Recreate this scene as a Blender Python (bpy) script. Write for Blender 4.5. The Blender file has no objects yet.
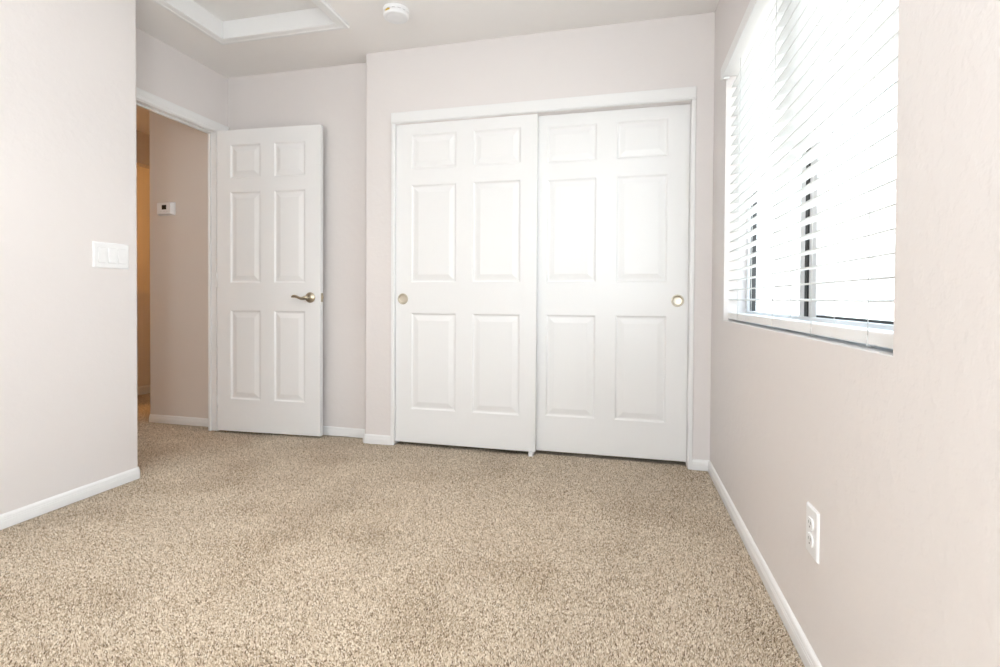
import bpy, bmesh, math, random
import numpy as np
from mathutils import Vector, Matrix

sc = bpy.context.scene
col = sc.collection
R = math.radians
random.seed(4)

# ------------------------------------------------------------------ camera
F_PX, YAW, PITCH, ROLL, PY, EYE = 501.97, 0.238178, -0.0134905, 0.0060655, 304.814, 0.9238
cam_data = bpy.data.cameras.new('camera')
cam = bpy.data.objects.new('camera', cam_data)
col.objects.link(cam)
_fwd = Vector((-math.sin(YAW) * math.cos(PITCH), math.cos(YAW) * math.cos(PITCH), math.sin(PITCH)))
_rt = Vector((math.cos(YAW), math.sin(YAW), 0))
_up = _rt.cross(_fwd)
_r = _rt * math.cos(ROLL) + _up * math.sin(ROLL)
_u = _up * math.cos(ROLL) - _rt * math.sin(ROLL)
m = Matrix(((_r.x, _u.x, -_fwd.x, 0), (_r.y, _u.y, -_fwd.y, 0), (_r.z, _u.z, -_fwd.z, EYE), (0, 0, 0, 1)))
cam.matrix_world = m
cam_data.sensor_width = 36
cam_data.lens = F_PX * 36 / 1000
cam_data.shift_y = (PY - 333.5) / 1000
cam_data.clip_start = 0.02
sc.camera = cam

# ------------------------------------------------------------------ world, lights, exposure
world = bpy.data.worlds.new('daylight')
sc.world = world
world.use_nodes = True
wnt = world.node_tree
bg = wnt.nodes['Background']
bg.inputs['Strength'].default_value = 4.7
# pale blue sky above, bright sunlit ground and walls of the neighbourhood below
_tc = wnt.nodes.new('ShaderNodeTexCoord')
_sx = wnt.nodes.new('ShaderNodeSeparateXYZ')
_mr = wnt.nodes.new('ShaderNodeMapRange')
_mr.inputs['From Min'].default_value = -0.15
_mr.inputs['From Max'].default_value = 0.45
_cr = wnt.nodes.new('ShaderNodeValToRGB')
_cr.color_ramp.elements[0].color = (1.0, 0.975, 0.95, 1)
_cr.color_ramp.elements[1].color = (0.70, 0.86, 1.0, 1)
wnt.links.new(_tc.outputs['Generated'], _sx.inputs[0])
wnt.links.new(_sx.outputs['Z'], _mr.inputs['Value'])
wnt.links.new(_mr.outputs[0], _cr.inputs['Fac'])
wnt.links.new(_cr.outputs['Color'], bg.inputs['Color'])


def point(name, loc, power, color, radius):
    d = bpy.data.lights.new(name, 'POINT')
    d.energy = power
    d.color = color
    d.shadow_soft_size = radius
    o = bpy.data.objects.new(name, d)
    o.location = loc
    col.objects.link(o)
    return o


def area(name, loc, rot, sx, sy, power, color):
    d = bpy.data.lights.new(name, 'AREA')
    d.shape = 'RECTANGLE'
    d.size, d.size_y = sx, sy
    d.energy = power
    d.color = color
    o = bpy.data.objects.new(name, d)
    o.location = loc
    o.rotation_euler = rot
    col.objects.link(o)
    return o


LC = (0.875, 0.962, 1.0)
point('camera_flash', (0.05, -0.80, 1.20), 61, LC, 0.12)  # unseen flash behind the camera, placed from the shadow edge at the doorway
area('bounce_fill', (-1.10, -0.62, 0.95), (math.pi, 0, 0), 1.6, 1.3, 25, LC)  # added upward fill that brightens the ceiling, no fixture stands here
area('overhead_fill', (-1.15, 1.45, 2.42), (0, 0, 0), 0.5, 0.5, 4.0, (1.0, 0.93, 0.85)).data.spread = R(115)  # added warm fill from above for the floor, no known fixture
point('stair_lamp', (-4.95, 3.3, 2.27), 32, (1.0, 0.54, 0.18), 0.12)
area('hall_fill', (-2.98, 1.3, 1.6), (R(90), 0, R(-4)), 0.3, 1.2, 3.4, (1.0, 0.95, 0.88))  # unseen fill added to brighten the hall wall
sc.view_settings.view_transform = 'Standard'
sc.view_settings.look = 'None'
sc.view_settings.gamma = 1
sc.view_settings.use_curve_mapping = False
sc.view_settings.exposure = 0.11

# ------------------------------------------------------------------ materials


def lin(c):
    return tuple(((v / 255) / 12.92 if v / 255 <= 0.04045 else ((v / 255 + 0.055) / 1.055) ** 2.4) for v in c) + (1,)


def base_mat(name, color, rough=0.6, metal=0.0, spec=0.5):
    mt = bpy.data.materials.new(name)
    mt.use_nodes = True
    b = mt.node_tree.nodes['Principled BSDF']
    b.inputs['Base Color'].default_value = color
    b.inputs['Roughness'].default_value = rough
    b.inputs['Metallic'].default_value = metal
    b.inputs['Specular IOR Level'].default_value = spec
    return mt, mt.node_tree, b


def add_bump(nt, b, height_socket, strength, dist):
    bp = nt.nodes.new('ShaderNodeBump')
    bp.inputs['Strength'].default_value = strength
    bp.inputs['Distance'].default_value = dist
    nt.links.new(height_socket, bp.inputs['Height'])
    nt.links.new(bp.outputs['Normal'], b.inputs['Normal'])
    return bp


def tex_noise(nt, scale, detail=2, rough=0.5, vec=None):
    n = nt.nodes.new('ShaderNodeTexNoise')
    n.inputs['Scale'].default_value = scale
    n.inputs['Detail'].default_value = detail
    n.inputs['Roughness'].default_value = rough
    if vec is not None:
        nt.links.new(vec, n.inputs['Vector'])
    return n


def obj_coord(nt, scale=None):
    t = nt.nodes.new('ShaderNodeTexCoord')
    if scale is None:
        return t.outputs['Object']
    mp = nt.nodes.new('ShaderNodeMapping')
    mp.inputs['Scale'].default_value = scale
    nt.links.new(t.outputs['Object'], mp.inputs['Vector'])
    return mp.outputs['Vector']


def ramp(nt, fac, stops):
    r = nt.nodes.new('ShaderNodeValToRGB')
    el = r.color_ramp.elements
    while len(el) < len(stops):
        el.new(0.5)
    for e, (p, c) in zip(el, stops):
        e.position = p
        e.color = c if len(c) == 4 else tuple(c) + (1,)
    nt.links.new(fac, r.inputs['Fac'])
    return r


def paint_mat(name, color, bump, rough=0.55):
    """wall paint over hand trowelled drywall texture"""
    mt, nt, b = base_mat(name, color, rough, spec=0.3)
    v = obj_coord(nt)
    n1 = tex_noise(nt, 26, 3, 0.55, v)
    n2 = tex_noise(nt, 95, 2, 0.5, v)
    r1 = ramp(nt, n1.outputs['Fac'], [(0.44, (0, 0, 0)), (0.60, (1, 1, 1))])
    mx = nt.nodes.new('ShaderNodeMath')
    mx.operation = 'MULTIPLY_ADD'
    nt.links.new(n2.outputs['Fac'], mx.inputs[0])
    mx.inputs[1].default_value = 0.5
    nt.links.new(r1.outputs['Color'], mx.inputs[2])
    add_bump(nt, b, mx.outputs[0], bump, 0.0014)
    return mt


M = {}
M['wall'] = paint_mat('beige_wall_paint', (0.810, 0.768, 0.754, 1), 0.2)
M['ceiling'] = paint_mat('ceiling_paint', (0.93, 0.903, 0.883, 1), 0.12)
M['wall_trowel'] = paint_mat('trowelled_beige_wall_paint', (0.810, 0.768, 0.754, 1), 0.35)
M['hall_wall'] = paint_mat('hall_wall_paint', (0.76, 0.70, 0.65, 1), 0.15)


def white_mat(name, color=(0.885, 0.882, 0.880, 1), rough=0.35, grain=0.0):
    mt, nt, b = base_mat(name, color, rough, spec=0.4)
    if grain:
        v = obj_coord(nt, (60, 60, 2.2))
        n = tex_noise(nt, 3.0, 4, 0.6, v)
        add_bump(nt, b, n.outputs['Fac'], grain, 0.0008)
    else:
        v = obj_coord(nt)
        n = tex_noise(nt, 120, 2, 0.5, v)
        add_bump(nt, b, n.outputs['Fac'], 0.05, 0.0005)
    return mt


M['door'] = white_mat('white_door_paint', rough=0.38, grain=0.30)
M['trim'] = white_mat('white_trim_paint', rough=0.35)
M['plastic'] = white_mat('white_plastic', (0.90, 0.90, 0.91, 1), 0.3)
M['plastic_shade'] = white_mat('offwhite_plastic', (0.80, 0.80, 0.81, 1), 0.35)
M['hatch'] = white_mat('hatch_board_paint', (0.86, 0.845, 0.83, 1), 0.5)
M['vinyl'] = white_mat('window_vinyl', (0.82, 0.82, 0.83, 1), 0.4)
M['black'] = base_mat('black_gasket', (0.03, 0.03, 0.03, 1), 0.6)[0]
M['screen'] = base_mat('dark_display', (0.02, 0.022, 0.02, 1), 0.25)[0]
M['slot'] = base_mat('dark_slot', (0.22, 0.21, 0.20, 1), 0.7)[0]
M['sticker'] = base_mat('yellow_sticker', (0.75, 0.50, 0.06, 1), 0.5)[0]
M['dark'] = base_mat('closet_interior', (0.30, 0.28, 0.27, 1), 0.8)[0]


def metal_mat(name, color, rough):
    mt, nt, b = base_mat(name, color, rough, 1.0)
    n = tex_noise(nt, 300, 2, 0.5, obj_coord(nt, (1, 1, 12)))
    add_bump(nt, b, n.outputs['Fac'], 0.08, 0.0003)
    return mt


M['nickel'] = metal_mat('brushed_nickel', (0.52, 0.46, 0.36, 1), 0.30)
M['nickel_cup'] = metal_mat('satin_nickel_cup', (0.62, 0.57, 0.48, 1), 0.38)

# blinds: white faux wood, a little light passes through
mt, nt, b = base_mat('blind_slat_white', (0.82, 0.82, 0.82, 1), 0.35)
n = tex_noise(nt, 4, 3, 0.5, obj_coord(nt, (40, 1.5, 40)))
add_bump(nt, b, n.outputs['Fac'], 0.08, 0.0005)
tr = nt.nodes.new('ShaderNodeBsdfTranslucent')
tr.inputs['Color'].default_value = (0.9, 0.9, 0.88, 1)
mxs = nt.nodes.new('ShaderNodeMixShader')
mxs.inputs['Fac'].default_value = 0.40
nt.links.new(b.outputs['BSDF'], mxs.inputs[1])
nt.links.new(tr.outputs['BSDF'], mxs.inputs[2])
nt.links.new(mxs.outputs['Shader'], nt.nodes['Material Output'].inputs['Surface'])
M['slat'] = mt

# glass
mt = bpy.data.materials.new('window_glass')
mt.use_nodes = True
nt = mt.node_tree
nt.nodes.remove(nt.nodes['Principled BSDF'])
t1 = nt.nodes.new('ShaderNodeBsdfTransparent')
t1.inputs['Color'].default_value = (0.95, 0.97, 0.97, 1)
g1 = nt.nodes.new('ShaderNodeBsdfGlossy')
g1.inputs['Roughness'].default_value = 0.02
mxs = nt.nodes.new('ShaderNodeMixShader')
mxs.inputs['Fac'].default_value = 0.06
nt.links.new(t1.outputs[0], mxs.inputs[1])
nt.links.new(g1.outputs[0], mxs.inputs[2])
nt.links.new(mxs.outputs[0], nt.nodes['Material Output'].inputs['Surface'])
M['glass'] = mt

# carpet
CARPET = [(0.05, (0.15, 0.10, 0.06)), (0.34, (0.50, 0.395, 0.285)), (0.62, (0.69, 0.575, 0.445)), (0.95, (0.92, 0.83, 0.71))]
mt, nt, b = base_mat('beige_cut_pile_carpet', (0.5, 0.4, 0.3, 1), 0.95, spec=0.1)
v = obj_coord(nt)
nz = tex_noise(nt, 150, 3, 0.65, v)
vo = nt.nodes.new('ShaderNodeTexVoronoi')
vo.inputs['Scale'].default_value = 210
nt.links.new(v, vo.inputs['Vector'])
sep = nt.nodes.new('ShaderNodeSeparateColor')
nt.links.new(vo.outputs['Color'], sep.inputs[0])
mix = nt.nodes.new('ShaderNodeMath')
mix.operation = 'MULTIPLY_ADD'
nt.links.new(sep.outputs[0], mix.inputs[0])
mix.inputs[1].default_value = 0.40
sub = nt.nodes.new('ShaderNodeMath')
sub.operation = 'MULTIPLY_ADD'
nt.links.new(nz.outputs['Fac'], sub.inputs[0])
sub.inputs[1].default_value = 1.1
sub.inputs[2].default_value = -0.25
nt.links.new(sub.outputs[0], mix.inputs[2])
cr = ramp(nt, mix.outputs[0], CARPET)
big = tex_noise(nt, 4.5, 4, 0.6, v)
br = ramp(nt, big.outputs['Fac'], [(0.35, (0.86, 0.85, 0.83)), (0.62, (1.04, 1.04, 1.04))])  # broad patches paint pile-direction shading into the floor colour
mul = nt.nodes.new('ShaderNodeMix')
mul.data_type = 'RGBA'
mul.blend_type = 'MULTIPLY'
mul.inputs['Factor'].default_value = 1
nt.links.new(cr.outputs['Color'], mul.inputs['A'])
nt.links.new(br.outputs['Color'], mul.inputs['B'])
nt.links.new(mul.outputs['Result'], b.inputs['Base Color'])
b.inputs['Sheen Weight'].default_value = 0.15
add_bump(nt, b, nz.outputs['Fac'], 0.6, 0.006)
M['carpet'] = mt

# ------------------------------------------------------------------ geometry helpers


class MB:
    def __init__(self):
        self.v, self.f, self.s = [], [], []

    def add(self, vs, fs, smooth=False):
        n = len(self.v)
        self.v += [tuple(p) for p in vs]
        for f in fs:
            self.f.append(tuple(i + n for i in f))
            self.s.append(smooth)

    def box(self, x0, x1, y0, y1, z0, z1):
        vs = [(x, y, z) for x in (x0, x1) for y in (y0, y1) for z in (z0, z1)]
        self.add(vs, [(0, 1, 3, 2), (4, 6, 7, 5), (0, 4, 5, 1), (2, 3, 7, 6), (0, 2, 6, 4), (1, 5, 7, 3)])

    def prism(self, pts, z0, z1, smooth=False):
        """vertical extrusion of a plan outline (counter-clockwise)"""
        k = len(pts)
        vs = [(x, y, z0) for x, y in pts] + [(x, y, z1) for x, y in pts]
        self.add(vs, [tuple(reversed(range(k))), tuple(range(k, 2 * k))])
        self.add(vs, [(i, (i + 1) % k, (i + 1) % k + k, i + k) for i in range(k)], smooth)

    def sweep(self, prof, path, z=0.0, closed=False):
        """profile (offset to the right of travel, height) along a plan path, mitred"""
        n, k = len(path), len(prof)
        dirs = []
        segs = n if closed else n - 1
        for i in range(segs):
            a, b_ = Vector(path[i]), Vector(path[(i + 1) % n])
            dirs.append((b_ - a).normalized())
        nrm = [Vector((d.y, -d.x)) for d in dirs]
        rings = []
        for i in range(n):
            if closed:
                n0, n1 = nrm[i - 1], nrm[i]
            else:
                n0, n1 = nrm[max(i - 1, 0)], nrm[min(i, segs - 1)]
            mm = (n0 + n1)
            mm = mm / (1 + n0.dot(n1))
            rings.append([(path[i][0] + mm.x * o, path[i][1] + mm.y * o, z + h) for o, h in prof])
        vs = [p for r_ in rings for p in r_]
        fs = []
        for i in range(segs):
            j = (i + 1) % n
            for q in range(k - 1):
                fs.append((i * k + q, i * k + q + 1, j * k + q + 1, j * k + q))
        self.add(vs, fs)
        if not closed:
            self.add(rings[0], [tuple(range(k))])
            self.add(rings[-1], [tuple(reversed(range(k)))])

    def lathe(self, prof, axis_loc, axis='Z', seg=48, smooth=True):
        """prof: (radius, height along the axis)"""
        vs, k = [], len(prof)
        for s_ in range(seg):
            a = 2 * math.pi * s_ / seg
            ca, sa = math.cos(a), math.sin(a)
            for r_, h in prof:
                if axis == 'Z':
                    p = (r_ * ca, r_ * sa, h)
                elif axis == 'Y':
                    p = (r_ * ca, h, r_ * sa)
                else:
                    p = (h, r_ * ca, r_ * sa)
                vs.append(tuple(axis_loc[i] + p[i] for i in range(3)))
        fs = []
        for s_ in range(seg):
            t_ = (s_ + 1) % seg
            for q in range(k - 1):
                fs.append((s_ * k + q, s_ * k + q + 1, t_ * k + q + 1, t_ * k + q))
        self.add(vs, fs, smooth)

    def tube(self, pts, rads, seg=12, flat=1.0, up=(0, 1, 0)):
        """round or oval bar through points; flat squeezes it along `up`"""
        n = len(pts)
        P = [Vector(p) for p in pts]
        U = Vector(up)
        vs = []
        for i in range(n):
            d = (P[min(i + 1, n - 1)] - P[max(i - 1, 0)]).normalized()
            a = d.cross(U).normalized()
            b_ = a.cross(d).normalized()
            for s_ in range(seg):
                t_ = 2 * math.pi * s_ / seg
                vs.append(P[i] + a * (rads[i] * math.cos(t_)) + b_ * (rads[i] * flat * math.sin(t_)))
        fs = [(i * seg + s_, i * seg + (s_ + 1) % seg, (i + 1) * seg + (s_ + 1) % seg, (i + 1) * seg + s_)
              for i in range(n - 1) for s_ in range(seg)]
        self.add(vs, fs, True)
        self.add(vs[:seg], [tuple(reversed(range(seg)))])
        self.add(vs[-seg:], [tuple(range(seg))])

    def build(self, name, mat, parent=None, bevel=0.0, loc=None, seg=2, weld=True):
        me = bpy.data.meshes.new(name)
        me.from_pydata(self.v, [], self.f)
        me.polygons.foreach_set('use_smooth', self.s)
        me.materials.append(mat)
        bm = bmesh.new()
        bm.from_mesh(me)
        if weld:
            bmesh.ops.remove_doubles(bm, verts=bm.verts, dist=1e-5)
        bmesh.ops.recalc_face_normals(bm, faces=bm.faces)
        bm.to_mesh(me)
        bm.free()
        o = bpy.data.objects.new(name, me)
        col.objects.link(o)
        if parent:
            o.parent = parent
        if loc:
            o.location = loc
        if bevel:
            md = o.modifiers.new('bevel', 'BEVEL')
            md.width = bevel
            md.segments = seg
            md.limit_method = 'ANGLE'
            md.angle_limit = R(40)
            md.harden_normals = False
        return o


def tag(o, label, cat, group=None, kind=None):
    o['label'] = label
    o['category'] = cat
    if group:
        o['group'] = group
    if kind:
        o['kind'] = kind
    return o


def empty(name, loc=(0, 0, 0), rz=0.0):
    o = bpy.data.objects.new(name, None)
    o.empty_display_size = 0.05
    o.location = loc
    o.rotation_euler = (0, 0, rz)
    col.objects.link(o)
    return o


def arc(cx, cy, r_, a0, a1, n=8):
    return [(cx + r_ * math.cos(R(a0 + (a1 - a0) * i / n)), cy + r_ * math.sin(R(a0 + (a1 - a0) * i / n))) for i in range(n + 1)]


# ------------------------------------------------------------------ plan (metres)
XR = 0.4684          # right wall face
XL = -2.3765         # left wall face
YL = 2.037           # far end of the left wall
XD = -2.70           # wall with the entry doorway
YB = 2.99            # recessed back wall
YC = 2.886           # closet wall face
XB = -1.586          # left corner of the closet wall
H = 2.4537
Y0 = -1.45           # wall behind the camera
CX0, CX1, CZ = -1.377, 0.357, 1.995     # closet opening

# floor
mb = MB()
mb.box(-5.6, 0.62, Y0 - 0.1, 5.6, -0.08, -0.006)
tag(mb.build('floor', M['carpet']), 'beige speckled cut pile carpet covering the whole room', 'carpet', kind='structure')

# ceiling with the hole of the attic hatch
hx0, hx1, hy0, hy1 = -2.30, -1.558, 1.965, 2.51
mb = MB()
mb.box(-5.6, hx0, Y0 - 0.1, 5.6, H, H + 0.1)
mb.box(hx1, 0.62, Y0 - 0.1, 5.6, H, H + 0.1)
mb.box(hx0, hx1, Y0 - 0.1, hy0, H, H + 0.1)
mb.box(hx0, hx1, hy1, 5.6, H, H + 0.1)
tag(mb.build('ceiling', M['ceiling']), 'pale beige ceiling over the room', 'ceiling', kind='structure')

# right wall with the window opening
WY0, WY1, WZ0, WZ1 = 1.029, 2.562, 0.823, 2.012
mb = MB()
mb.box(XR, 0.62, Y0, WY0, 0, H)
mb.box(XR, 0.62, WY1, 3.75, 0, H)
mb.box(XR, 0.62, WY0, WY1, 0, WZ0)
mb.box(XR, 0.62, WY0, WY1, WZ1, H)
tag(mb.build('wall_right', M['wall_trowel']), 'beige textured wall with the blinded window', 'wall', kind='structure')

# left wall, rounded far corner
mb = MB()
rc = 0.016
pts = [(-2.764, Y0), (XL, Y0)] + arc(XL - rc, YL - rc, rc, 0, 90) + [(-2.764, YL)]
mb.prism(pts, 0, H, smooth=False)
tag(mb.build('wall_left', M['wall']), 'plain beige wall carrying the light switch plate', 'wall', kind='structure')

# doorway wall
DY0, DY1, DZ = 2.095, 2.880, 2.042
mb = MB()
mb.box(-2.764, XD, YL, DY0 - 0.018, 0, H)
mb.box(-2.764, XD, DY1 + 0.018, YB + 0.02, 0, H)
mb.box(-2.764, XD, DY0 - 0.018, DY1 + 0.018, DZ + 0.018, H)
tag(mb.build('wall_doorway', M['wall']), 'beige wall above and beside the open doorway', 'wall', kind='structure')

# recessed back wall
mb = MB()
mb.box(-2.764, XB + 0.02, YB, YB + 0.1, 0, H)
tag(mb.build('wall_recess', M['wall']), 'beige wall set back behind the open panelled door', 'wall', kind='structure')

# closet wall: bull-nosed left corner, opening for the sliding doors
mb = MB()
rb = 0.018
pts = [(XB, YB), ] + arc(XB + rb, YC + rb, rb, 180, 270) + [(CX0, YC), (CX0, YB)]
mb.prism(pts, 0, CZ)
pts = [(XB, YB), ] + arc(XB + rb, YC + rb, rb, 180, 270) + [(XR + 0.02, YC), (XR + 0.02, YB)]
mb.prism(pts, CZ, H)
mb.box(CX1, XR + 0.02, YC, YB, 0, CZ)
tag(mb.build('wall_back', M['wall']), 'beige wall around the white sliding closet doors', 'wall', kind='structure')

# closet interior
mb = MB()
mb.box(XB - 0.02, XR, 3.62, 3.72, 0, H)
mb.box(XB - 0.04, XB + 0.06, YB + 0.1, 3.72, 0, H)
tag(mb.build('wall_closet', M['dark']), 'wall inside the closet behind the sliding doors', 'wall', kind='structure')

# wall behind the camera
mb = MB()
mb.box(-2.764, 0.62, Y0 - 0.1, Y0, 0, H)
tag(mb.build('wall_front', M['wall']), 'beige wall at the near end of the room', 'wall', kind='structure')

# hall
XH = -3.365
YH = 2.965
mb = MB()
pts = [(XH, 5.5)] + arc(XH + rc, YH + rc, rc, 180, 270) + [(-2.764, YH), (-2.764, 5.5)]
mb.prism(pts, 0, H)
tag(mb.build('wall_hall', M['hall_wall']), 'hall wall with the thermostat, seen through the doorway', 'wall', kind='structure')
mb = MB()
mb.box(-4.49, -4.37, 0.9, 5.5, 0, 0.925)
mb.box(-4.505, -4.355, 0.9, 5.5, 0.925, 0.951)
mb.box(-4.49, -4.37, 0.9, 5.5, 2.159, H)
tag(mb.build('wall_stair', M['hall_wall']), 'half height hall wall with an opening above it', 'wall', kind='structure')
mb = MB()
mb.box(-5.6, -5.5, 0.8, 5.6, 0, H)
mb.box(-5.5, -2.764, 5.5, 5.6, 0, H)
mb.box(-5.5, -2.764, 0.8, 0.9, 0, H)
tag(mb.build('wall_far', M['hall_wall']), 'warm lit wall beyond the half height hall wall', 'wall', kind='structure')

# ------------------------------------------------------------------ baseboards
BP = [(0, 0), (0.0125, 0), (0.0125, 0.030), (0.0112, 0.032), (0.0112, 0.0375), (0.0095, 0.0395), (0.0095, 0.044),
      (0.0080, 0.050), (0.0050, 0.0545), (0.0020, 0.0565), (0, 0.057)]


def baseboard(name, path, label, prof=BP):
    b_ = MB()
    b_.sweep(prof, path)
    return tag(b_.build(name, M['trim']), label, 'baseboard', kind='structure')


ch = 0.014
baseboard('baseboard_left', [(XL, Y0), (XL, YL - ch), (XL - ch, YL), (XD, YL)], 'white baseboard along the wall below the light switch')
baseboard('baseboard_back', [(-2.64, YB), (XB, YB), (XB, YC + ch), (XB + ch, YC), (CX0 - 0.021, YC)],
          'white baseboard behind the open door, wrapping to the closet')
baseboard('baseboard_right', [(0.378, YC), (XR, YC), (XR, Y0)], 'white baseboard below the window, running to the closet')
baseboard('baseboard_hall', [(XH, 5.4), (XH, YH + ch), (XH + ch, YH), (-2.764, YH)], 'white baseboard below the thermostat in the hall')
baseboard('baseboard_stair', [(-4.37, 0.95), (-4.37, 5.45)], 'baseboard at the foot of the dark half wall',
          [(o, h * 1.35) for o, h in BP])

# ------------------------------------------------------------------ doorway trim
t1 = empty('trim_1', (XD, 2.49, 0))
tag(t1, 'white casing and jamb around the open doorway', 'door frame', kind='structure')
t1.location = (0, 0, 0)
mb = MB()
mb.box(-2.766, XD + 0.002, DY1, DY1 + 0.018, 0, DZ + 0.018)
mb.box(-2.766, XD + 0.002, DY0 - 0.018, DY0, 0, DZ + 0.018)
mb.box(-2.766, XD + 0.002, DY0, DY1, DZ, DZ + 0.018)
mb.build('jamb', M['trim'], t1, 0.0015)
mb = MB()
mb.box(-2.756, -2.736, DY1 - 0.011, DY1, 0, DZ)
mb.box(-2.756, -2.736, DY0, DY0 + 0.011, 0, DZ)
mb.box(-2.756, -2.736, DY0 + 0.011, DY1 - 0.011, DZ - 0.011, DZ)
mb.build('door_stop', M['trim'], t1, 0.002)
# casing: stepped profile, swept round the opening in the wall plane
cp = [(0.0, 0.0), (0.0, 0.008), (0.006, 0.0115), (0.012, 0.012), (0.018, 0.0150), (0.045, 0.0165), (0.056, 0.0165), (0.060, 0.0150), (0.062, 0.0)]
mb = MB()
rev = 0.005
yi0, yi1, zi = DY0 - rev, DY1 + rev, DZ + rev


def casing_run(k):
    o, t_ = cp[k]
    return [(XD + t_, yi0 - o, 0), (XD + t_, yi0 - o, zi + o), (XD + t_, yi1 + o * 1.6, zi + o), (XD + t_, yi1 + o * 1.6, 0)]


rows = [casing_run(k) for k in range(len(cp))]
vs = [p for r_ in rows for p in r_]
fs = []
for k in range(len(cp) - 1):
    for q in range(3):
        fs.append((k * 4 + q, k * 4 + q + 1, (k + 1) * 4 + q + 1, (k + 1) * 4 + q))
mb.add(vs, fs)
mb.build('casing', M['trim'], t1)

# ------------------------------------------------------------------ panelled doors


def panel_door(w, h, t, cols, rows, depth=0.008):
    """local frame: x 0..w, y 0 (front) .. t (back), z 0..h; moulded raised panels on both faces"""
    xs = [0] + [c for cc in cols for c in cc] + [w]
    zs = [0] + [c for cc in rows for c in cc] + [h]
    b_ = MB()
    rings = [(0.0, 0.0), (0.0035, 0.0018), (0.008, depth * 0.85), (0.011, depth), (0.017, depth), (0.020, depth * 0.93),
             (0.044, depth * 0.22), (0.047, depth * 0.14)]

    def Y(d, back):
        return t - d if back else d
    for back in (False, True):
        for i in range(len(xs) - 1):
            for j in range(len(zs) - 1):
                x0, x1, z0, z1 = xs[i], xs[i + 1], zs[j], zs[j + 1]
                if i % 2 == 1 and j % 2 == 1:
                    prev = None
                    for ins, d in rings:
                        ring = [(x0 + ins, Y(d, back), z0 + ins), (x1 - ins, Y(d, back), z0 + ins),
                                (x1 - ins, Y(d, back), z1 - ins), (x0 + ins, Y(d, back), z1 - ins)]
                        if prev:
                            b_.add(prev + ring, [(q, (q + 1) % 4, (q + 1) % 4 + 4, q + 4) for q in range(4)])
                        prev = ring
                    b_.add(prev, [(0, 1, 2, 3)])
                else:
                    b_.add([(x0, Y(0, back), z0), (x1, Y(0, back), z0), (x1, Y(0, back), z1), (x0, Y(0, back), z1)], [(0, 1, 2, 3)])
    for i in range(len(xs) - 1):
        for z in (0, h):
            b_.add([(xs[i], 0, z), (xs[i + 1], 0, z), (xs[i + 1], t, z), (xs[i], t, z)], [(0, 1, 2, 3)])
    for j in range(len(zs) - 1):
        for x in (0, w):
            b_.add([(x, 0, zs[j]), (x, 0, zs[j + 1]), (x, t, zs[j + 1]), (x, t, zs[j])], [(0, 1, 2, 3)])
    return b_


# entry door, swung open against the recessed wall
ROWS = [(0.230, 0.830), (1.016, 1.625), (1.717, 1.940)]
B0 = 0.014
ROT = R(2.9)
d1 = panel_door(0.762, 2.026, 0.034, [(0.099, 0.326), (0.426, 0.652)], [(a - B0, b_ - B0) for a, b_ in ROWS]).build(
    'door_1', M['door'], bevel=0.002)
d1.location = (-2.664, 2.855, B0)
d1.rotation_euler = (0, 0, ROT)
tag(d1, 'white six panel door standing open with a lever handle', 'door', kind='structure')


def lever(front):
    s_ = -1 if front else 1
    y0 = 0.0 if front else 0.034
    b_ = MB()
    b_.lathe([(0.0, 0.0), (0.0345, 0.0), (0.0345, 0.003), (0.033, 0.006), (0.028, 0.009), (0.018, 0.012), (0.012, 0.016), (0.011, 0.034),
              (0.0125, 0.040), (0.0125, 0.047), (0.009, 0.052), (0.0, 0.053)] if front else
             [(0.0, 0.0), (0.0345, 0.0), (0.0345, 0.003), (0.033, 0.006), (0.028, 0.009), (0.018, 0.012), (0.012, 0.016), (0.011, 0.030),
              (0.012, 0.036), (0.0, 0.043)], (0, 0, 0), 'Y')
    if s_ < 0:
        b_.v = [(x, -y, z) for x, y, z in b_.v]
    yy = s_ * (0.045 if front else 0.037)
    pts = [(0.004, yy, 0.000), (-0.012, yy, -0.001), (-0.024, yy, -0.005), (-0.038, yy * 1.04, -0.006), (-0.052, yy * 1.06, -0.002),
           (-0.067, yy * 1.06, 0.005), (-0.083, yy * 1.03, 0.008), (-0.097, yy, 0.007), (-0.108, yy * 0.96, 0.003)]
    rads = [0.012, 0.0125, 0.0108, 0.0090, 0.0082, 0.0086, 0.0094, 0.0088, 0.005]
    b_.tube(pts, rads, 14, 0.72)
    o = b_.build('lever_handle', M['nickel'], d1, loc=(0.690, y0, 0.920 - B0))
    return o


lv = lever(True)
lv['label'] = 'brushed nickel lever handle'
lever(False)
mb = MB()
mb.box(-0.0006, 0.0018, -0.0125, 0.0125, -0.0285, 0.0285)
lp = mb.build('latch_plate', M['nickel'], d1, 0.0006, loc=(0.762, 0.017, 0.920 - B0))
lp['label'] = 'nickel latch plate on the door edge'
mb = MB()
mb.box(0.0, 0.010, -0.006, 0.006, -0.008, 0.008)
mb.build('latch_bolt', M['nickel'], lp, 0.002)
for z in (0.20, 1.02, 1.84):
    mb = MB()
    mb.lathe([(0, -0.045), (0.006, -0.045), (0.006, 0.045), (0, 0.045)], (0, 0, 0), 'Z', 20)
    mb.box(-0.002, 0.0005, 0.002, 0.032, -0.044, 0.044)
    mb.build('hinge', M['trim'], d1, loc=(-0.0045, 0.002, z))

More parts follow.
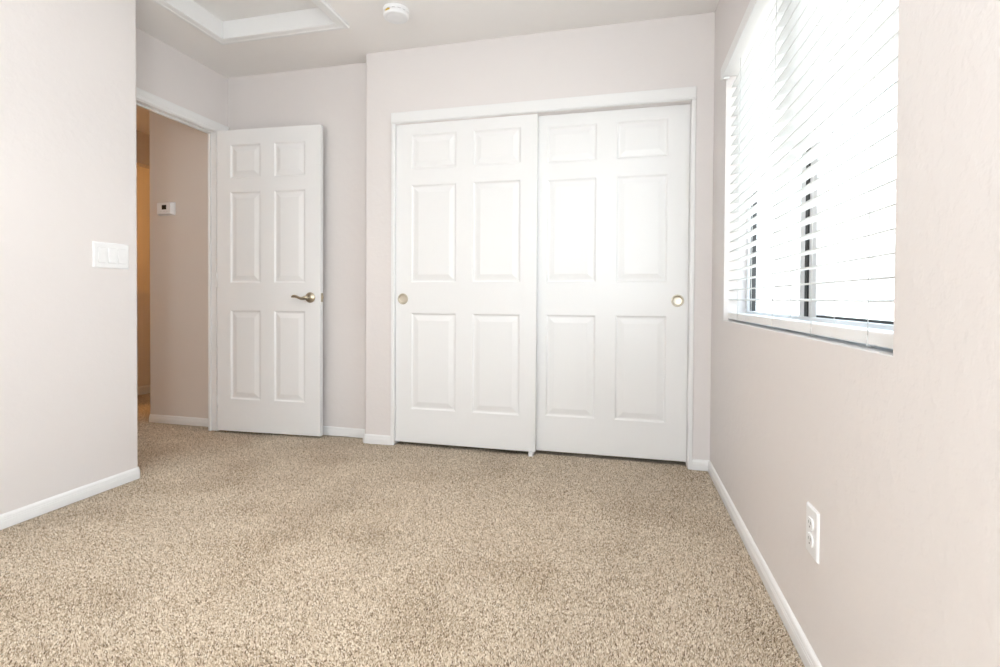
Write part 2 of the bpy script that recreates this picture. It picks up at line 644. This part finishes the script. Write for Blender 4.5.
# ------------------------------------------------------------------ closet: frame, sliding doors
t2 = empty('trim_2')
tag(t2, 'white frame around the sliding closet doors', 'door frame', kind='structure')
mb = MB()
mb.box(-1.398, 0.378, YC - 0.016, YC + 0.004, 1.997, 2.064)
mb.box(-1.398, 0.378, YC - 0.0205, YC - 0.016, 2.0015, 2.0085)
mb.build('header_fascia', M['trim'], t2, 0.002)
for x0, x1 in ((-1.398, -1.375), (0.355, 0.378)):
    mb = MB()
    mb.box(x0, x1, YC - 0.012, YB - 0.004, 0, 1.997)
    mb.build('side_jamb', M['trim'], t2, 0.004, seg=3)
mb = MB()
mb.box(-1.375, 0.355, YC + 0.008, YC + 0.095, 2.030, 2.050)
mb.box(-1.375, 0.355, YC + 0.005, YC + 0.008, 2.000, 2.030)
mb.box(-1.375, 0.355, YC + 0.0455, YC + 0.0485, 2.010, 2.030)
mb.build('track', M['trim'], t2)

PR = [(0.230, 0.828), (1.018, 1.619), (1.716, 1.928)]


def pull(parent, x, z, label):
    b_ = MB()
    b_.lathe([(0.0345, 0.001), (0.0345, -0.0012), (0.0335, -0.0022), (0.0305, -0.0026), (0.0280, -0.0020), (0.0268, 0.0000),
              (0.0262, 0.0070), (0.0235, 0.0082), (0.012, 0.0088), (0.0, 0.0090)], (0, 0, 0), 'Y', 48)
    o = b_.build('finger_pull', M['nickel_cup'], parent, loc=(x, 0, z))
    o['label'] = label
    return o


def sliding_door(name, x0, x1, y, z0, z1, cols, label):
    dr = panel_door(x1 - x0, z1 - z0, 0.032, [(a - x0, b_ - x0) for a, b_ in cols], [(a - z0, b_ - z0) for a, b_ in PR]).build(
        name, M['door'], bevel=0.002)
    dr.location = (x0, y, z0)
    return tag(dr, label, 'closet door', kind='structure')


dl = sliding_door('door_2', -1.374, -0.4855, YC + 0.011, 0.022, 2.012, [(-1.272, -0.979), (-0.874, -0.583)],
                  'white six panel sliding closet door standing in front of the other')
dr_ = sliding_door('door_3', -0.540, 0.3545, YC + 0.051, 0.022, 2.012, [(-0.434, -0.147), (-0.036, 0.2425)],
                   'white six panel sliding closet door nearer the window')


def cut_hole(door, x, z, r_=0.0275):
    """round mortise for a finger pull: a shallow recess ring cut with a boolean cutter that is applied here"""
    b_ = MB()
    b_.lathe([(0, -0.01), (r_, -0.01), (r_, 0.0105), (0, 0.0105)], (0, 0, 0), 'Y', 48, smooth=False)
    c_ = b_.build('cutter', M['door'])
    c_.location = (door.location.x + x, door.location.y, door.location.z + z)
    md = door.modifiers.new('mortise', 'BOOLEAN')
    md.object = c_
    md.operation = 'DIFFERENCE'
    md.solver = 'EXACT'
    bpy.context.view_layer.update()
    dg = bpy.context.evaluated_depsgraph_get()
    me = bpy.data.meshes.new_from_object(door.evaluated_get(dg))
    door.modifiers.clear()
    door.data = me
    me_c = c_.data
    bpy.data.objects.remove(c_)
    bpy.data.meshes.remove(me_c)


for dd, px, lb in ((dl, -1.326, 'round satin nickel finger pull'), (dr_, 0.300, 'round nickel finger pull with a bright cup')):
    cut_hole(dd, px - dd.location.x, 0.915 - 0.022)
    pull(dd, px - dd.location.x, 0.915 - 0.022, lb)

mb = MB()
mb.box(-0.013, 0.013, -0.012, 0.070, 0, 0.006)
mb.box(-0.011, 0.011, -0.012, -0.004, 0.006, 0.034)
mb.box(-0.011, 0.011, 0.035, 0.040, 0.006, 0.030)
fg = mb.build('floor_guide', M['plastic'], bevel=0.0015, loc=(-0.512, YC + 0.011, -0.006))
tag(fg, 'small white plastic guide on the carpet where the sliding doors overlap', 'door guide')

# ------------------------------------------------------------------ window
w1 = empty('window_1')
tag(w1, 'sliding window behind the white blinds', 'window', kind='structure')
FX0, FX1 = 0.565, 0.610
mb = MB()
fw = 0.060
mb.box(FX0, FX1, WY0, WY0 + fw, WZ0, WZ1)
mb.box(FX0, FX1, WY1 - 0.030, WY1, WZ0, WZ1)
mb.box(FX0, FX1, WY0 + fw, WY1 - 0.030, WZ0, WZ0 + 0.048)
mb.box(FX0, FX1, WY0 + fw, WY1 - 0.030, WZ1 - 0.05, WZ1)
mb.build('window_frame', M['vinyl'], w1, 0.003)
mb = MB()
mb.box(FX0 + 0.004, FX1 - 0.006, 1.803, 1.846, WZ0 + 0.040, WZ1 - 0.05)
mb.build('sash_stile', M['vinyl'], w1, 0.003)
mb = MB()
mb.box(FX0 + 0.010, FX1 - 0.004, 1.716, 1.779, WZ0 + 0.040, WZ1 - 0.05)
mb.build('sash_stile', M['vinyl'], w1, 0.003)
mb = MB()
mb.box(FX0 + 0.006, FX1 - 0.004, 1.779, 1.803, WZ0 + 0.040, WZ1 - 0.05)
mb.box(FX0 + 0.012, FX1 - 0.012, WY1 - 0.042, WY1 - 0.030, WZ0 + 0.048, WZ1 - 0.05)
mb.box(FX0 + 0.012, FX1 - 0.012, WY0 + fw, 1.716, WZ0 + 0.048, WZ0 + 0.054)
mb.build('gasket', M['black'], w1)
for y0, y1, x in ((WY0 + fw, 1.72, 0.590), (1.84, WY1 - 0.03, 0.597)):
    mb = MB()
    mb.box(x, x + 0.004, y0, y1, WZ0 + 0.04, WZ1 - 0.05)
    mb.build('pane', M['glass'], w1)
mb = MB()
mb.box(XR + 0.001, FX0, WY0, WY1, WZ0 - 0.001, WZ0 + 0.002)
mb.build('window_sill', M['trim'], w1)

# blinds
bl = empty('window_blind', (0.515, (WY0 + WY1) / 2, WZ1))
bl.location = (0, 0, 0)
tag(bl, 'white two inch slatted blind with a valance filling the window opening', 'window blind')
BY0, BY1 = WY0 + 0.008, WY1 - 0.006
mb = MB()
mb.box(0.442, 0.452, BY0 - 0.004, BY1, 1.957, 2.008)
mb.box(0.452, 0.480, BY1 - 0.010, BY1, 1.957, 2.008)
mb.build('valance', M['trim'], bl, 0.0015)
mb = MB()
mb.box(0.454, 0.542, BY0, BY1 - 0.011, 1.966, 2.010)
mb.build('headrail', M['trim'], bl, 0.002)
PITCH_S, Z0S = 0.0453, 0.923
TILT = R(4)
for k in range(23):
    zc = Z0S + k * PITCH_S
    mb = MB()
    n_ = 6
    top, bot = [], []
    for i in range(n_ + 1):
        s_ = -0.025 + 0.05 * i / n_
        crown = 0.0022 * (1 - (s_ / 0.025) ** 2)
        x = 0.515 + s_ * math.cos(TILT)
        z = zc + s_ * math.sin(TILT) + crown
        top.append((x, z + 0.0016))
        bot.append((x, z - 0.0016))
    ring = top + bot[::-1]
    kk = len(ring)
    vs = [(x, BY0, z) for x, z in ring] + [(x, BY1, z) for x, z in ring]
    mb.add(vs, [(i, (i + 1) % kk, (i + 1) % kk + kk, i + kk) for i in range(kk)] + [tuple(range(kk)), tuple(range(2 * kk - 1, kk - 1, -1))])
    mb.build('slat', M['slat'], bl)
mb = MB()
mb.box(0.488, 0.540, BY0, BY1, 0.833, 0.862)
mb.build('bottom_rail', M['trim'], bl, 0.004, seg=3)
for y in (2.36, 1.842, 1.487, 1.171):
    mb = MB()
    for x in (0.4878, 0.5418):
        mb.tube([(x, y, 0.850), (x, y, 1.4), (x, y, 1.965)], [0.0010] * 3, 6, up=(0, 1, 0))
    for k in range(23):
        zc = Z0S + k * PITCH_S - 0.0022
        mb.tube([(0.4878, y, zc - 0.0016), (0.5418, y, zc + 0.002)], [0.0006] * 2, 5, up=(0, 1, 0))
    mb.tube([(0.4878, y, 0.852), (0.4868, y, 0.831), (0.495, y, 0.829), (0.503, y, 0.830)], [0.0012] * 4, 6, up=(0, 1, 0))
    mb.build('ladder_cord', M['slat'], bl)

# ------------------------------------------------------------------ attic hatch
ah = empty('attic_hatch', ((hx0 + hx1) / 2, (hy0 + hy1) / 2, H))
ah.location = (0, 0, 0)
tag(ah, 'white framed attic access hatch recessed in the ceiling near the doorway', 'attic hatch')
mb = MB()
hp = [(0.0, 0.0), (0.0, -0.012), (0.004, -0.014), (0.030, -0.015), (0.036, -0.018), (0.052, -0.018), (0.055, -0.014), (0.055, 0.0)]
# travel clockwise seen from below so that the profile grows outwards
mb.sweep(hp, [(hx0, hy0), (hx1, hy0), (hx1, hy1), (hx0, hy1)], z=H, closed=True)
mb.build('frame', M['trim'], ah)
mb = MB()
tk = 0.014
mb.box(hx0 - 0.0, hx0 + 0.001, hy0, hy1, H - 0.012, H + 0.10)
mb.box(hx1 - 0.001, hx1, hy0, hy1, H - 0.012, H + 0.10)
mb.box(hx0, hx1, hy0, hy0 + 0.001, H - 0.012, H + 0.10)
mb.box(hx0, hx1, hy1 - 0.001, hy1, H - 0.012, H + 0.10)
mb.build('lining', M['trim'], ah)
mb = MB()
mb.box(hx0 - 0.02, hx1 + 0.02, hy0 - 0.02, hy1 + 0.02, H + 0.09, H + 0.104)
mb.build('hatch_panel', M['hatch'], ah)

# ------------------------------------------------------------------ smoke detector
sd = empty('smoke_detector', (-1.182, 2.484, H))
tag(sd, 'round white smoke detector with a yellow sticker on the ceiling', 'smoke detector')
mb = MB()
mb.lathe([(0, 0), (0.068, 0), (0.069, -0.004), (0.068, -0.018), (0.063, -0.020), (0.0, -0.020)], (0, 0, 0), seg=64)
mb.build('base', M['plastic'], sd)
mb = MB()
mb.lathe([(0, -0.0195), (0.0635, -0.0195), (0.0665, -0.022), (0.0665, -0.036), (0.064, -0.041), (0.058, -0.0435), (0.050, -0.0445),
          (0.046, -0.0435), (0.0435, -0.0445), (0.022, -0.0460), (0.0, -0.0463)], (0, 0, 0), seg=64)
cv = mb.build('cover', M['plastic'], sd)
mb = MB()
a0 = math.atan2(-1.0, -0.30)
vs = []
for i in range(7):
    a = a0 + (-0.22 + 0.44 * i / 6)
    vs += [(0.0672 * math.cos(a), 0.0672 * math.sin(a), -0.0235), (0.0672 * math.cos(a), 0.0672 * math.sin(a), -0.0325)]
mb.add(vs, [(2 * i, 2 * i + 2, 2 * i + 3, 2 * i + 1) for i in range(6)])
st = mb.build('sticker', M['sticker'], cv)
st['label'] = 'small yellow sticker on the rim'
mb = MB()
for i in range(14):
    a = 2 * math.pi * i / 14
    c_, s_ = math.cos(a), math.sin(a)
    rr = 0.0645
    vs = []
    for da in (-0.12, 0.12):
        for z in (-0.0200, -0.0215):
            vs.append((0.0662 * math.cos(a + da), 0.0662 * math.sin(a + da), z))
    mb.add(vs, [(0, 1, 3, 2)])
mb.build('vent_slots', M['slot'], cv)

# ------------------------------------------------------------------ thermostat on the hall wall
th = empty('thermostat', (-3.196, YH, 1.551))
tag(th, 'white wall thermostat with a small dark display in the hall', 'thermostat')
mb = MB()
mb.box(-0.069, 0.073, -0.012, 0.0, -0.048, 0.048)
mb.build('back_plate', M['plastic_shade'], th, 0.003)
mb = MB()
mb.add([(-0.066, -0.012, -0.045), (0.070, -0.012, -0.045), (0.070, -0.012, 0.045), (-0.066, -0.012, 0.045),
        (-0.058, -0.034, -0.040), (0.060, -0.034, -0.040), (0.060, -0.034, 0.040), (-0.058, -0.034, 0.040)],
       [(0, 1, 2, 3), (4, 5, 6, 7), (0, 1, 5, 4), (1, 2, 6, 5), (2, 3, 7, 6), (3, 0, 4, 7)])
tb = mb.build('housing', M['plastic'], th, 0.004)
mb = MB()
mb.box(-0.013, 0.025, -0.0352, -0.0335, -0.008, 0.024)
ds = mb.build('display', M['screen'], th)
ds['label'] = 'dark square display'
for x in (-0.022, 0.005, 0.032):
    mb = MB()
    mb.box(x - 0.008, x + 0.008, -0.0362, -0.0335, -0.026, -0.020)
    mb.build('button', M['plastic_shade'], th, 0.001)

# ------------------------------------------------------------------ light switch
ls = empty('light_switch', (XL, 1.896, 1.1145))
ls.scale = (1, 1.055, 1.04)
tag(ls, 'white triple rocker light switch plate on the plain wall', 'light switch')
mb = MB()
mb.add([(0, -0.0825, -0.0585), (0, 0.0825, -0.0585), (0, 0.0825, 0.0585), (0, -0.0825, 0.0585),
        (0.0045, -0.0805, -0.0565), (0.0045, 0.0805, -0.0565), (0.0045, 0.0805, 0.0565), (0.0045, -0.0805, 0.0565),
        (0.0065, -0.0775, -0.0535), (0.0065, 0.0775, -0.0535), (0.0065, 0.0775, 0.0535), (0.0065, -0.0775, 0.0535)],
       [(0, 3, 2, 1), (8, 9, 10, 11)] + [(q, (q + 1) % 4, (q + 1) % 4 + 4, q + 4) for q in range(4)] +
       [(q + 4, (q + 1) % 4 + 4, (q + 1) % 4 + 8, q + 8) for q in range(4)])
mb.build('plate', M['plastic'], ls)
for y in (-0.046, 0, 0.046):
    mb = MB()
    mb.box(0.0060, 0.0068, y - 0.0182, y + 0.0182, -0.0350, 0.0350)
    g_ = mb.build('rocker_frame', M['plastic_shade'], ls)
    mb = MB()
    x0 = 0.0066
    mb.add([(x0, y - 0.0165, -0.033), (x0, y + 0.0165, -0.033), (x0, y + 0.0165, 0.033), (x0, y - 0.0165, 0.033),
            (x0 + 0.0052, y - 0.0160, -0.0325), (x0 + 0.0052, y + 0.0160, -0.0325), (x0 + 0.0018, y + 0.0160, 0.0), (x0 + 0.0018, y - 0.0160, 0.0),
            (x0 + 0.0030, y + 0.0160, 0.0325), (x0 + 0.0030, y - 0.0160, 0.0325)],
           [(0, 3, 2, 1), (4, 5, 6, 7), (7, 6, 8, 9), (0, 1, 5, 4), (2, 3, 9, 8), (1, 2, 8, 6, 5), (3, 0, 4, 7, 9)])
    mb.build('rocker', M['plastic'], ls)
    for z in (-0.0485, 0.0485):
        pass

# ------------------------------------------------------------------ power outlet
po = empty('power_outlet', (XR, 1.390, 0.347))
po.scale = (1, 1.05, 1.05)
tag(po, 'white duplex power outlet low on the wall below the window', 'power outlet')


def inward(vs):
    return [(-x, y, z) for x, y, z in vs]


mb = MB()
w_, h_ = 0.037, 0.0585
mb.add(inward([(0, -w_, -h_), (0, w_, -h_), (0, w_, h_), (0, -w_, h_),
               (0.0045, -w_ + 0.002, -h_ + 0.002), (0.0045, w_ - 0.002, -h_ + 0.002), (0.0045, w_ - 0.002, h_ - 0.002), (0.0045, -w_ + 0.002, h_ - 0.002),
               (0.0060, -w_ + 0.005, -h_ + 0.005), (0.0060, w_ - 0.005, -h_ + 0.005), (0.0060, w_ - 0.005, h_ - 0.005), (0.0060, -w_ + 0.005, h_ - 0.005)]),
       [(0, 3, 2, 1), (8, 9, 10, 11)] + [(q, (q + 1) % 4, (q + 1) % 4 + 4, q + 4) for q in range(4)] +
       [(q + 4, (q + 1) % 4 + 4, (q + 1) % 4 + 8, q + 8) for q in range(4)])
mb.build('plate', M['plastic'], po)
for zc in (-0.0195, 0.0195):
    ring = []
    for i in range(40):
        a = 2 * math.pi * i / 40
        y, z = 0.0172 * math.cos(a), 0.0172 * math.sin(a)
        z = max(-0.0142, min(0.0142, z))
        ring.append((y, z))
    mb = MB()
    vs = [(-0.0055, y, zc + z) for y, z in ring] + [(-0.0090, y * 0.97, zc + z * 0.97) for y, z in ring] + [(-0.0094, y * 0.9, zc + z * 0.9) for y, z in ring]
    k = 40
    mb.add(vs, [(i, (i + 1) % k, (i + 1) % k + k, i + k) for i in range(k)] + [(i + k, (i + 1) % k + k, (i + 1) % k + 2 * k, i + 2 * k) for i in range(k)] +
           [tuple(range(2 * k, 3 * k))])
    s_o = mb.build('socket', M['plastic'], po)
    mb = MB()
    mb.box(-0.0096, -0.0092, -0.0073, -0.0053, zc - 0.001, zc + 0.007)
    mb.box(-0.0096, -0.0092, 0.0053, 0.0073, zc - 0.001, zc + 0.006)
    mb.lathe([(0, -0.0096), (0.0024, -0.0096), (0.0024, -0.0092)], (0, 0, zc - 0.0075), 'X', 16)
    mb.build('slots', M['slot'], s_o)
mb = MB()
mb.lathe([(0.0, -0.0072), (0.0022, -0.0072), (0.0032, -0.0064), (0.0032, -0.0055)], (0, 0, 0), 'X', 20)
mb.build('screw', M['plastic_shade'], po)

# ------------------------------------------------------------------ carpet pile: upright tufts of cut yarn
mt, nt, b = base_mat('carpet_yarn', (0.5, 0.4, 0.3, 1), 0.95, spec=0.05)
at = nt.nodes.new('ShaderNodeAttribute')
at.attribute_name = 'yarn_tone'
cr = ramp(nt, at.outputs['Fac'], CARPET)
nt.links.new(cr.outputs['Color'], b.inputs['Base Color'])
M['yarn'] = mt


def carpet_pile(rects, pitch):
    rng = np.random.default_rng(7)
    P = []
    for x0, x1, y0, y1 in rects:
        nx, ny = int((x1 - x0) / pitch), int((y1 - y0) / pitch)
        gx, gy = np.meshgrid(np.arange(nx) + 0.5, np.arange(ny) + 0.5)
        P.append(np.stack([x0 + gx.ravel() * pitch, y0 + gy.ravel() * pitch], 1))
    P = np.concatenate(P)
    n = len(P)
    P += rng.uniform(-0.42, 0.42, (n, 2)) * pitch
    # slow drift of the pile lean, as left by feet and the vacuum cleaner
    lean = np.zeros((n, 2))
    for k in range(14):
        w = rng.uniform(3, 16) * np.array([math.cos(k * 2.4), math.sin(k * 2.4)])
        ph = rng.uniform(0, 6.28)
        lean += np.outer(np.sin(P @ w + ph), rng.normal(0, 1, 2))
    lean *= 0.0004
    h = rng.uniform(0.0035, 0.0075, n)
    r_ = rng.uniform(0.0020, 0.0032, n)
    ang = rng.uniform(0, 1.57, n)
    tilt = rng.normal(0, 0.0016, (n, 2)) + lean
    V = np.zeros((n, 5, 3))
    for q in range(4):
        V[:, q, 0] = P[:, 0] + r_ * np.cos(ang + q * math.pi / 2)
        V[:, q, 1] = P[:, 1] + r_ * np.sin(ang + q * math.pi / 2)
        V[:, q, 2] = -0.006
    V[:, 4, 0] = P[:, 0] + tilt[:, 0]
    V[:, 4, 1] = P[:, 1] + tilt[:, 1]
    V[:, 4, 2] = -0.006 + h
    base = np.arange(n)[:, None] * 5
    T = np.stack([base + np.array([[q, (q + 1) % 4, 4]]) for q in range(4)], 1).reshape(-1, 3)
    me = bpy.data.meshes.new('carpet_pile')
    me.vertices.add(n * 5)
    me.vertices.foreach_set('co', V.astype(np.float32).ravel())
    me.loops.add(len(T) * 3)
    me.loops.foreach_set('vertex_index', T.astype(np.int32).ravel())
    me.polygons.add(len(T))
    me.polygons.foreach_set('loop_start', (np.arange(len(T)) * 3).astype(np.int32))
    me.update(calc_edges=True)
    tone = np.clip(rng.normal(0.60, 0.25, n), 0, 1)
    drift = sum(np.sin(P @ (rng.uniform(4, 22) * np.array([math.cos(k * 1.9), math.sin(k * 1.9)])) + rng.uniform(0, 6.28)) for k in range(10)) / 2.2
    tone = np.clip(tone - 0.045 * np.clip(drift, 0, 2), 0, 1)  # soft dark patches: shading of leaning pile painted into the yarn tone
    tone = np.where(rng.random(n) < 0.12, tone * 0.35, tone)
    a_ = me.attributes.new('yarn_tone', 'FLOAT', 'POINT')
    a_.data.foreach_set('value', np.repeat(tone, 5).astype(np.float32))
    me.materials.append(M['yarn'])
    o = bpy.data.objects.new('carpet_pile', me)
    col.objects.link(o)
    o.parent = bpy.data.objects['floor']
    o['kind'] = 'stuff'
    return o


carpet_pile([(XL + 0.003, XR - 0.003, 0.75, YL), (XD, XR - 0.003, YL, 2.955), (XH, XD, 1.6, 2.955), (-4.36, XH - 0.01, 2.2, 4.4)], 0.0033)
